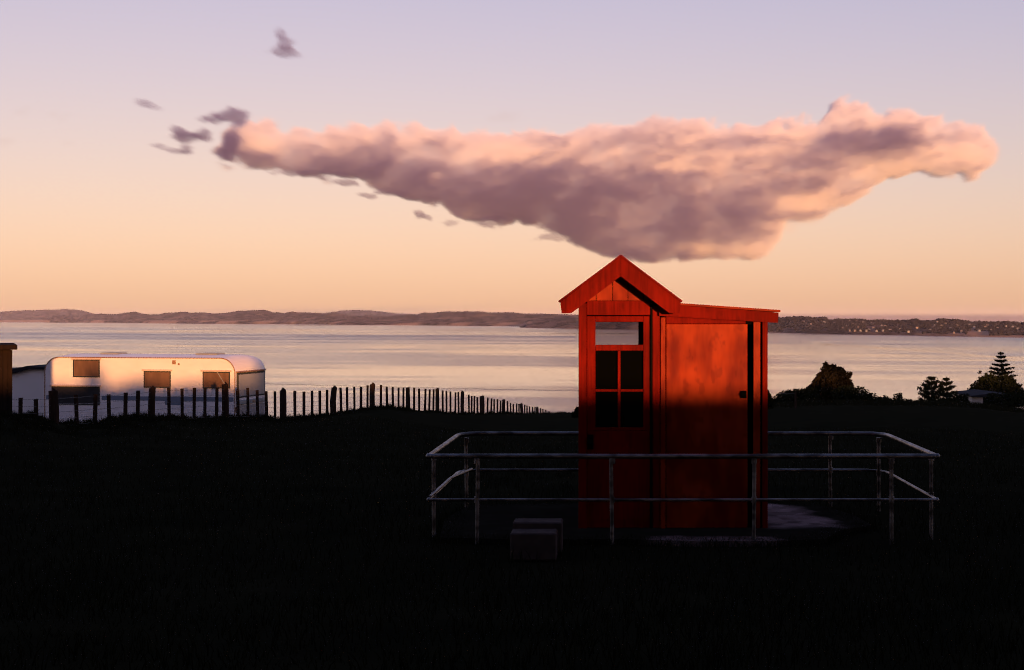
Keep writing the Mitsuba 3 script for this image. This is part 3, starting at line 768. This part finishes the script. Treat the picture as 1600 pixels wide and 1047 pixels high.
# end wall
part(van, 'end_window', cat([vbox(-.045, .02, .10, 2.0, -.20, .56, .02)]), 'mat_rubber', label='large grey window filling the end wall')
part(f'{van}__end_window', 'pane', vbox(-.052, -.044, .17, 1.93, -.15, .50), 'mat_grey_glass')
part(f'{van}__end_window', 'ledge', vbox(-.075, .05, .06, 2.04, .565, .61, .015), 'mat_trim')
part(van, 'bumper', vbox(-.09, .02, .14, 1.98, -.40, -.27, .02), 'mat_house', label='white bar across the end wall')
part(f'{van}__bumper', 'badge', vbox(-.096, -.088, 1.0, 1.2, -.37, -.30), 'mat_trim')
part(van, 'end_panel', vbox(-.03, .02, .10, 2.0, -1.05, -.43, .015), 'mat_grey_glass', label='grey lower panel of the end wall')
part(van, 'lamp', vbox(-.05, .02, .03, .09, -.62, -.45, .01), 'mat_trim')
for a, b in ((1.4, 2.0), (4.6, 5.3)):
    part(van, 'roof_hatch', vbox(LEN - b if a > 3 else LEN - b, LEN - a, .75, 1.35, ZTOP + .07, ZTOP + .125, .02), 'mat_house')
for w in (.12, WID - .12):
    wh = trimesh.creation.cylinder(.31, .18, sections=28); wh.apply_transform(trimesh.transformations.rotation_matrix(math.pi / 2, (1, 0, 0))); wh.apply_translation((LEN * .47, w, ZB - .12)); wh.apply_transform(VM)
    part(van, 'wheel', wh, 'mat_rubber', 40)
part(van, 'chassis', vbox(.3, LEN + .9, .9, 1.2, ZB - .16, ZB - .003), 'mat_rubber')

# ------------------------------------------------------------------ white shed behind, brown shed at the left edge
ws_ = thing('white_shed', 'low white shed with a dark roof edge left of the caravan', 'shed')
YW = 46.0
part(ws_, 'wall', fpoly([(-30, 582), (20, 580), (43, 576.5), (84, 579), (84, 690), (-30, 690)], YW, 2.4), 'mat_shed_white')
part(ws_, 'roof', fpoly([(-34, 579), (20, 577), (42, 571.8), (86, 574), (86, 577), (43, 576.8), (21, 583), (-34, 585)], YW - .18, 2.8), 'mat_roof_dark')
bs = thing('brown_shed', 'brown board shed with a flat overhanging roof at the left edge', 'shed')
YS = 31.0
BM = trimesh.transformations.rotation_matrix(math.radians(24.5), (0, 0, 1)); BM[:3, 3] = P(19, 0, YS)[0], YS, 0
zc, zb_ = P(0, 547, YS)[2], P(0, 674, YS)[2]


def turned(m):
    m.apply_transform(BM)
    return m


xs = 0.0
for i, w in enumerate((.092, .090, .095, .10, .17, .2, .2, .2, .2)):
    part(bs, 'board', turned(bx(xs - w, xs, (0, .008)[i % 2], .03, zb_, zc, .004)), 'mat_board')
    xs -= w + .005
part(bs, 'wall', turned(bx(xs, -.02, .032, 2.0, zb_, zc - .002)), 'mat_board')
part(bs, 'roof', turned(bx(xs - .1, .10, -.12, 2.1, P(0, 546.4, YS)[2], P(0, 538.6, YS)[2], .01)), 'mat_board')

# ------------------------------------------------------------------ trees and shrubs below the ridge
def foliage(lobes, Y, dens, size, rng, depth=.8, seed=0):
    pts = []
    for a, b, ra, rb in lobes:
        c = P(a, b, Y); rx, rz = ra / F * Y, rb / F * Y
        n = int(dens * (ra * rb) / 100)
        pts.append(c + shell_points(n, rng, rx, depth * rx, rz, .25, .35, 2.5, seed))
        seed += 1
    return leaves(np.vstack(pts), size, rng, .5)


def plant(name, label, catg, lobes, Y, dens=220, size=.11, trunk=None, seed=0, group=None, leaf='mat_leaf'):
    rng = np.random.default_rng(seed + 77)
    k = thing(name, label, catg, group)
    part(k, 'crown', foliage(lobes, Y, dens, size, rng, seed=seed), leaf)
    if trunk:
        X = P(trunk[0], 0, Y)[0]
        z0, z1 = float(ground_z(X, Y)) - .3, P(0, trunk[1], Y)[2]
        st = [tube([(X, Y, z0), (X + .05, Y, (z0 + z1) / 2), (X - .03, Y, z1)], [trunk[2], trunk[2] * .7, trunk[2] * .25], 8)]
        for a, b, ra, rb in lobes[:5]:
            c = P(a, b, Y)
            st.append(tube([(X, Y, min((z0 + z1) / 2, c[2] - .2)), (c + [X, Y, c[2]]) / 2, c], [trunk[2] * .45, trunk[2] * .3, trunk[2] * .1], 6))
        part(k, 'trunk', cat(st), 'mat_bark', 50)
    return k


plant('cypress_tree', 'dark ragged cypress, tallest tree standing just right of the hut', 'tree',
      [(1297, 600, 25, 18), (1291, 577, 7, 9), (1299, 579, 11, 10), (1309, 582, 12, 10), (1317, 590, 11, 11), (1322, 596, 7, 8), (1288, 590, 13, 11), (1280, 598, 11, 9), (1273, 606, 10, 7), (1300, 614, 34, 16), (1300, 628, 36, 14), (1303, 588, 16, 12), (1326, 602, 7, 7), (1266, 610, 6, 5), (1290, 570, 3, 4), (1328, 585, 4, 3), (1281, 589, 5, 4)], 95, 300, .14, (1298, 585, .22), 1, leaf='mat_leaf_warm')
low = [(a, 634, 20, 10) for a in range(1205, 1440, 22)]
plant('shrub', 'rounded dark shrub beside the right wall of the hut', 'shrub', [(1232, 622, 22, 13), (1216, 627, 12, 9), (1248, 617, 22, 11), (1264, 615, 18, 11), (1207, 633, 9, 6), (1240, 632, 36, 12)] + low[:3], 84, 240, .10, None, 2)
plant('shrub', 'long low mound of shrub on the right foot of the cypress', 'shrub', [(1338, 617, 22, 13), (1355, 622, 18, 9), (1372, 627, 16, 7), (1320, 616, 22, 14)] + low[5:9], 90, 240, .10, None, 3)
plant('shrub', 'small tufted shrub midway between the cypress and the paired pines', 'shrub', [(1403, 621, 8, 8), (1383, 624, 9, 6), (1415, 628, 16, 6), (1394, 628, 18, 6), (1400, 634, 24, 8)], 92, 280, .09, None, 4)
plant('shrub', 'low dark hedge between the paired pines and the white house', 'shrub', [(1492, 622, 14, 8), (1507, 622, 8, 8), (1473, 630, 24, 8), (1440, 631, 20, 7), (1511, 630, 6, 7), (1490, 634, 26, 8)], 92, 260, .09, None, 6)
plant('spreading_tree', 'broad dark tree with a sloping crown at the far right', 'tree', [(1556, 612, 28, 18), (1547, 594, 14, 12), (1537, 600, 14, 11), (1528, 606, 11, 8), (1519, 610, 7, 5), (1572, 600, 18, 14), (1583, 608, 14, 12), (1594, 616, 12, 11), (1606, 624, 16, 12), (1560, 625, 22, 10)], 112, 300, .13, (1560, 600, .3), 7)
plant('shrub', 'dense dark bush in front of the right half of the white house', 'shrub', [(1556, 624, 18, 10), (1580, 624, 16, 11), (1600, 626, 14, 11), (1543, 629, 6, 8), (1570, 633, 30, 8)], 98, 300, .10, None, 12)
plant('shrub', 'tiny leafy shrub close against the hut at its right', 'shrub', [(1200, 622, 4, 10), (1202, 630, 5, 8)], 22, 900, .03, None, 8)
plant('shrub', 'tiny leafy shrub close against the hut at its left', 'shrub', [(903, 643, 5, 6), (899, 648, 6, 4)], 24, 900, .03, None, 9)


def norfolk(px, top, Y, half, spread, label, group=None, seed=0, droop=.25, gap=1.0):
    """A pine of regular whorls: half is the half-width in pixels at 'spread' pixels below the top."""
    rng = np.random.default_rng(seed + 300)
    k = thing('norfolk_pine', label, 'tree', group)
    tip = P(px, top, Y); zg = float(ground_z(tip[0], Y)) - .3
    H = tip[2] - zg
    part(k, 'trunk', tube([(tip[0], Y, zg), (tip[0], Y, zg + H * .5), tuple(tip)], [.16, .1, .015], 8), 'mat_bark', 50)
    pts, br = [], []
    z = .25
    step = .30 * gap
    while z < min(H - 1.2, 6.5):
        L = half / F * Y * min(1.25, (z / (spread / F * Y)) ** .85) * rng.uniform(.88, 1.1)
        nb = 9
        a0 = rng.uniform(0, 6.28)
        for j in range(nb):
            a = a0 + j * 2 * math.pi / nb + rng.normal() * .1
            l = L * rng.uniform(.85, 1.1)
            d = np.array([math.cos(a), math.sin(a), 0])
            base = np.array([tip[0], Y, tip[2] - z])
            tt = np.linspace(0, 1, 5)[:, None]
            curve = base + d * l * tt + np.array([0, 0, 1]) * (l * droop * tt ** 1.6)
            br.append(tube(curve, np.linspace(.022, .008, 5), 4))
            n = int(14 + 130 * l)
            t = rng.uniform(.1, 1.0, n)
            c = np.stack([np.interp(t, tt[:, 0], curve[:, q]) for q in range(3)], -1)
            pts.append(c + rng.normal(size=(n, 3)) * [.06, .06, .035])
        z += step * rng.uniform(.9, 1.1)
        step *= 1.035
    part(k, 'branches', cat(br), 'mat_bark')
    part(k, 'crown', leaves(np.vstack(pts), .075, rng, .45), 'mat_leaf')


norfolk(1564, 548, 120, 20, 40, 'tall pine with a pointed spire, tallest tree at the far right', seed=1, gap=1.05)
norfolk(1455.5, 587, 100, 17, 24, 'left one of two small twin pines before the water', seed=2, droop=.5, gap=1.1)
norfolk(1478.5, 588, 101, 12, 18, 'right one of two small twin pines before the water', seed=3, droop=.5, gap=1.3)

wh = thing('white_house', 'pale little house peeping out under the spreading tree', 'house')
YH = 104.0
part(wh, 'wall', fpoly([(1519, 620), (1536, 620.5), (1536, 660), (1519, 660)], YH, 5.0), 'mat_house')
part(wh, 'wall', fpoly([(1536.2, 620.5), (1585, 620.5), (1585, 660), (1536.2, 660)], YH + .25, 4.0), 'mat_roof_dark')
part(wh, 'roof', fpoly([(1516.5, 618.6), (1552, 614.5), (1588, 618.6), (1588, 620.4), (1516.5, 620.4)], YH - .3, 5.6), 'mat_roof_dark')

bird = thing('bird', 'small bird in flight left of the tall pine', 'bird')
bc = P(1531, 583, 70)
b1 = trimesh.creation.icosphere(2, .05); b1.apply_scale((1.9, .8, .75)); b1.apply_translation(bc)
hd = trimesh.creation.icosphere(2, .03); hd.apply_translation(bc + [-.1, 0, .02])
part(bird, 'body', cat([b1, hd]), 'mat_bird', True)
for sgn in (-1, 1):
    wv = np.array([(-.04, 0, .02), (.05, 0, .02), (.09, sgn * .1, .1), (.03, sgn * .2, .09), (-.03, sgn * .1, .11)]) * [1, 1, 1]
    wv2 = wv + [0, 0, .012]
    part(bird, 'wing', trimesh.convex.convex_hull(np.vstack([wv, wv2]) + bc), 'mat_bird')

# ------------------------------------------------------------------ trees added out of view behind the camera to cut the sky light
def light_blocker(x, y, h, w, seed, lift=0.0):
    """lift: the height of the clear trunk under the crown."""
    rng = np.random.default_rng(seed + 900)
    z0 = float(ground_z(x, y))
    k = thing('added_tree', 'added tree out of view behind the camera, cutting the sky light', 'tree', 'added trees behind the camera')
    pts = []
    ch = h - lift
    for q in range(7):
        c = np.array([x + rng.normal() * w * .22, y + rng.normal() * w * .2, z0 + lift + ch * rng.uniform(.28, .8)])
        pts.append(c + shell_points(460, rng, w * .5, w * .5, ch * .26, .2, .3, 2.2, seed + q))
    pts.append(np.array([x, y, z0 + lift + ch * .34]) + shell_points(1100, rng, w * .62, w * .5, ch * .36, .2, .3, 2.2, seed))
    p = np.vstack(pts); p = p[p[:, 2] > z0 + lift]
    part(k, 'crown', leaves(p, .38, rng, .6), 'mat_leaf')
    part(k, 'trunk', tube([(x, y, z0 - .3), (x + .1, y, z0 + h * .4), (x, y, z0 + h * .85)], [.3, .22, .06], 8), 'mat_bark', 50)


BLOCKER_ROW = [(-46, 13, 7.4, 0), (-38, 14, 7.4, 0), (-31, 13, 7.4, 0), (-25, 14, 7.4, 0), (-19, 14, 7.4, 0), (-13.5, 13, 7.4, 0), (-8.0, 15, 7.4, 0), (-2.9, 14, 6.4, 0), (1.0, 15, 8, 2.1), (9.7, 16, 11, 2.0), (14.4, 15, 8.5, 2.0), (19.2, 14, 7.4, 0),
        (25, 14, 7.4, 0), (31, 14, 7.4, 0), (38, 14, 7.4, 0), (45, 14, 7.4, 0), (52, 14, 7.4, .8), (60, 13, 7.4, 0), (68, 13, 7.4, 0), (77, 12, 7.4, 0), (86, 13, 7.4, 0), (95, 12, 7.4, 0)]
for i, (x, h, w, l) in enumerate(BLOCKER_ROW):
    light_blocker(x, -17.5 - (i % 3) * 1.2, h, w, i, l)
for i, (x, y, h, w, l) in enumerate(((-6.5, -6, 20, 11, 2.5), (-2.2, -7, 22, 12, 3.2), (11.2, -6.5, 22, 12, 3.0), (6.1, -8, 24, 12, 3.2), (20, -5, 19, 11, 1.5), (-15, -5, 18, 10, 1.0))):
    light_blocker(x, y, h, w, 50 + i, l)
plantrng = np.random.default_rng(8)
for x, r, h in ((3.1, .38, .7), (4.5, .6, .2), (6.4, .8, .12)):
    k = thing('crest_shrub', 'low scrubby bush on the crest behind the paddock', 'shrub', 'bushes on the crest')
    c = np.array([x, -15, float(ground_z(x, -15)) + .1])
    part(k, 'crown', leaves(c + shell_points(900, plantrng, r, r, h, .2, .3, 2.2, 3), .07, plantrng, .5), 'mat_leaf')

# ------------------------------------------------------------------ grass
rng = np.random.default_rng(21)


def blades(X, Y, h, w, rng):
    n = len(X)
    z = ground_z(X, Y) - .03
    a = rng.uniform(0, 6.28, n)
    lean = rng.normal(size=(n, 2)) * .35 * h[:, None]
    b = np.stack([X, Y, z], -1)
    o = np.stack([np.cos(a), np.sin(a), 0 * a], -1) * w[:, None]
    mid = b + np.stack([lean[:, 0] * .35, lean[:, 1] * .35, h * .6], -1)
    tip = b + np.stack([lean[:, 0], lean[:, 1], h], -1)
    v = np.stack([b - o, b + o, mid + o * .7, mid - o * .7, tip], 1).reshape(-1, 3)
    i = np.arange(n)[:, None] * 5
    return v, np.vstack([i + [0, 1, 2], i + [0, 2, 3], i + [3, 2, 4]])


GX, GY, GH, GW = [], [], [], []


def sow(X, Y, h, w):
    GX.append(X); GY.append(Y); GH.append(h); GW.append(w)


n = 42000                                                           # tussocks along the ridge
px = rng.uniform(-20, 905, n)
Yf = fence_Y(px) + rng.normal(size=n) * 1.2
cl = meshkit.fbm(np.stack([px / 16, 0 * px, Yf], -1), 3, 4)
sow((px - CX) / F * Yf, Yf, np.clip(.04 + .42 * (cl - .36), .03, .3) * rng.uniform(.5, 1.2, n), np.full(n, .008))
n = 14000
px = rng.uniform(1190, 1640, n); Yf = 78 + rng.normal(size=n) * 3
sow((px - CX) / F * Yf, Yf, rng.uniform(.05, .3, n), np.full(n, .02))
n = 60000                                                           # paddock
Yg = 4 + 36 * rng.uniform(size=n) ** 1.3; Xg = rng.uniform(-.5, .36, n) * Yg
ok = ~((Xg > -1.95) & (Xg < 2.8) & (Yg > 14.55) & (Yg < 17.4))
sow(Xg[ok], Yg[ok], (.05 + .16 * meshkit.fbm(np.stack([Xg, Yg, 0 * Xg], -1), 3, 6) * rng.uniform(.5, 1.4, n))[ok], np.full(ok.sum(), .006))
n = 9000                                                            # rough edge of the pad
t = rng.uniform(size=n); e = Polygon(pad).exterior
q = np.array([e.interpolate(a, normalized=True).coords[0] for a in t]) + rng.normal(size=(n, 2)) * .09
sow(q[:, 0], q[:, 1], rng.uniform(.04, .14, n), np.full(n, .005))
n = 22000                                                           # crest behind
Xc = rng.uniform(-4, 22, n); Yc = -15 + rng.normal(size=n) * 1.0
sow(Xc, Yc, rng.uniform(.06, .2, n), np.full(n, .012))
gv, gf = blades(*map(np.concatenate, (GX, GY, GH, GW)), rng)
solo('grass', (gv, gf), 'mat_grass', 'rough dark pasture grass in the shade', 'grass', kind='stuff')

# ------------------------------------------------------------------ the evening air over the water
HZ = (-26000.0, 26000.0, -75.0, 45000.0, SEA - 300, 120.0)
scene['haze_medium'] = {'type': 'homogeneous', 'albedo': rgb(.95, .93, .95), 'sigma_t': rgb(1.8e-5, 1.7e-5, 2.0e-5)}
scene['haze'] = {'type': 'cube', 'to_world': T().translate([(HZ[0] + HZ[1]) / 2, (HZ[2] + HZ[3]) / 2, (HZ[4] + HZ[5]) / 2]).scale([(HZ[1] - HZ[0]) / 2, (HZ[3] - HZ[2]) / 2, (HZ[5] - HZ[4]) / 2]),
                 'bsdf': {'type': 'null'}, 'interior': {'type': 'ref', 'id': 'haze_medium'}}
labels['haze'] = {'label': 'thin evening haze lying over the bay', 'kind': 'stuff'}
scene['camera']['medium'] = {'type': 'ref', 'id': 'haze_medium'}
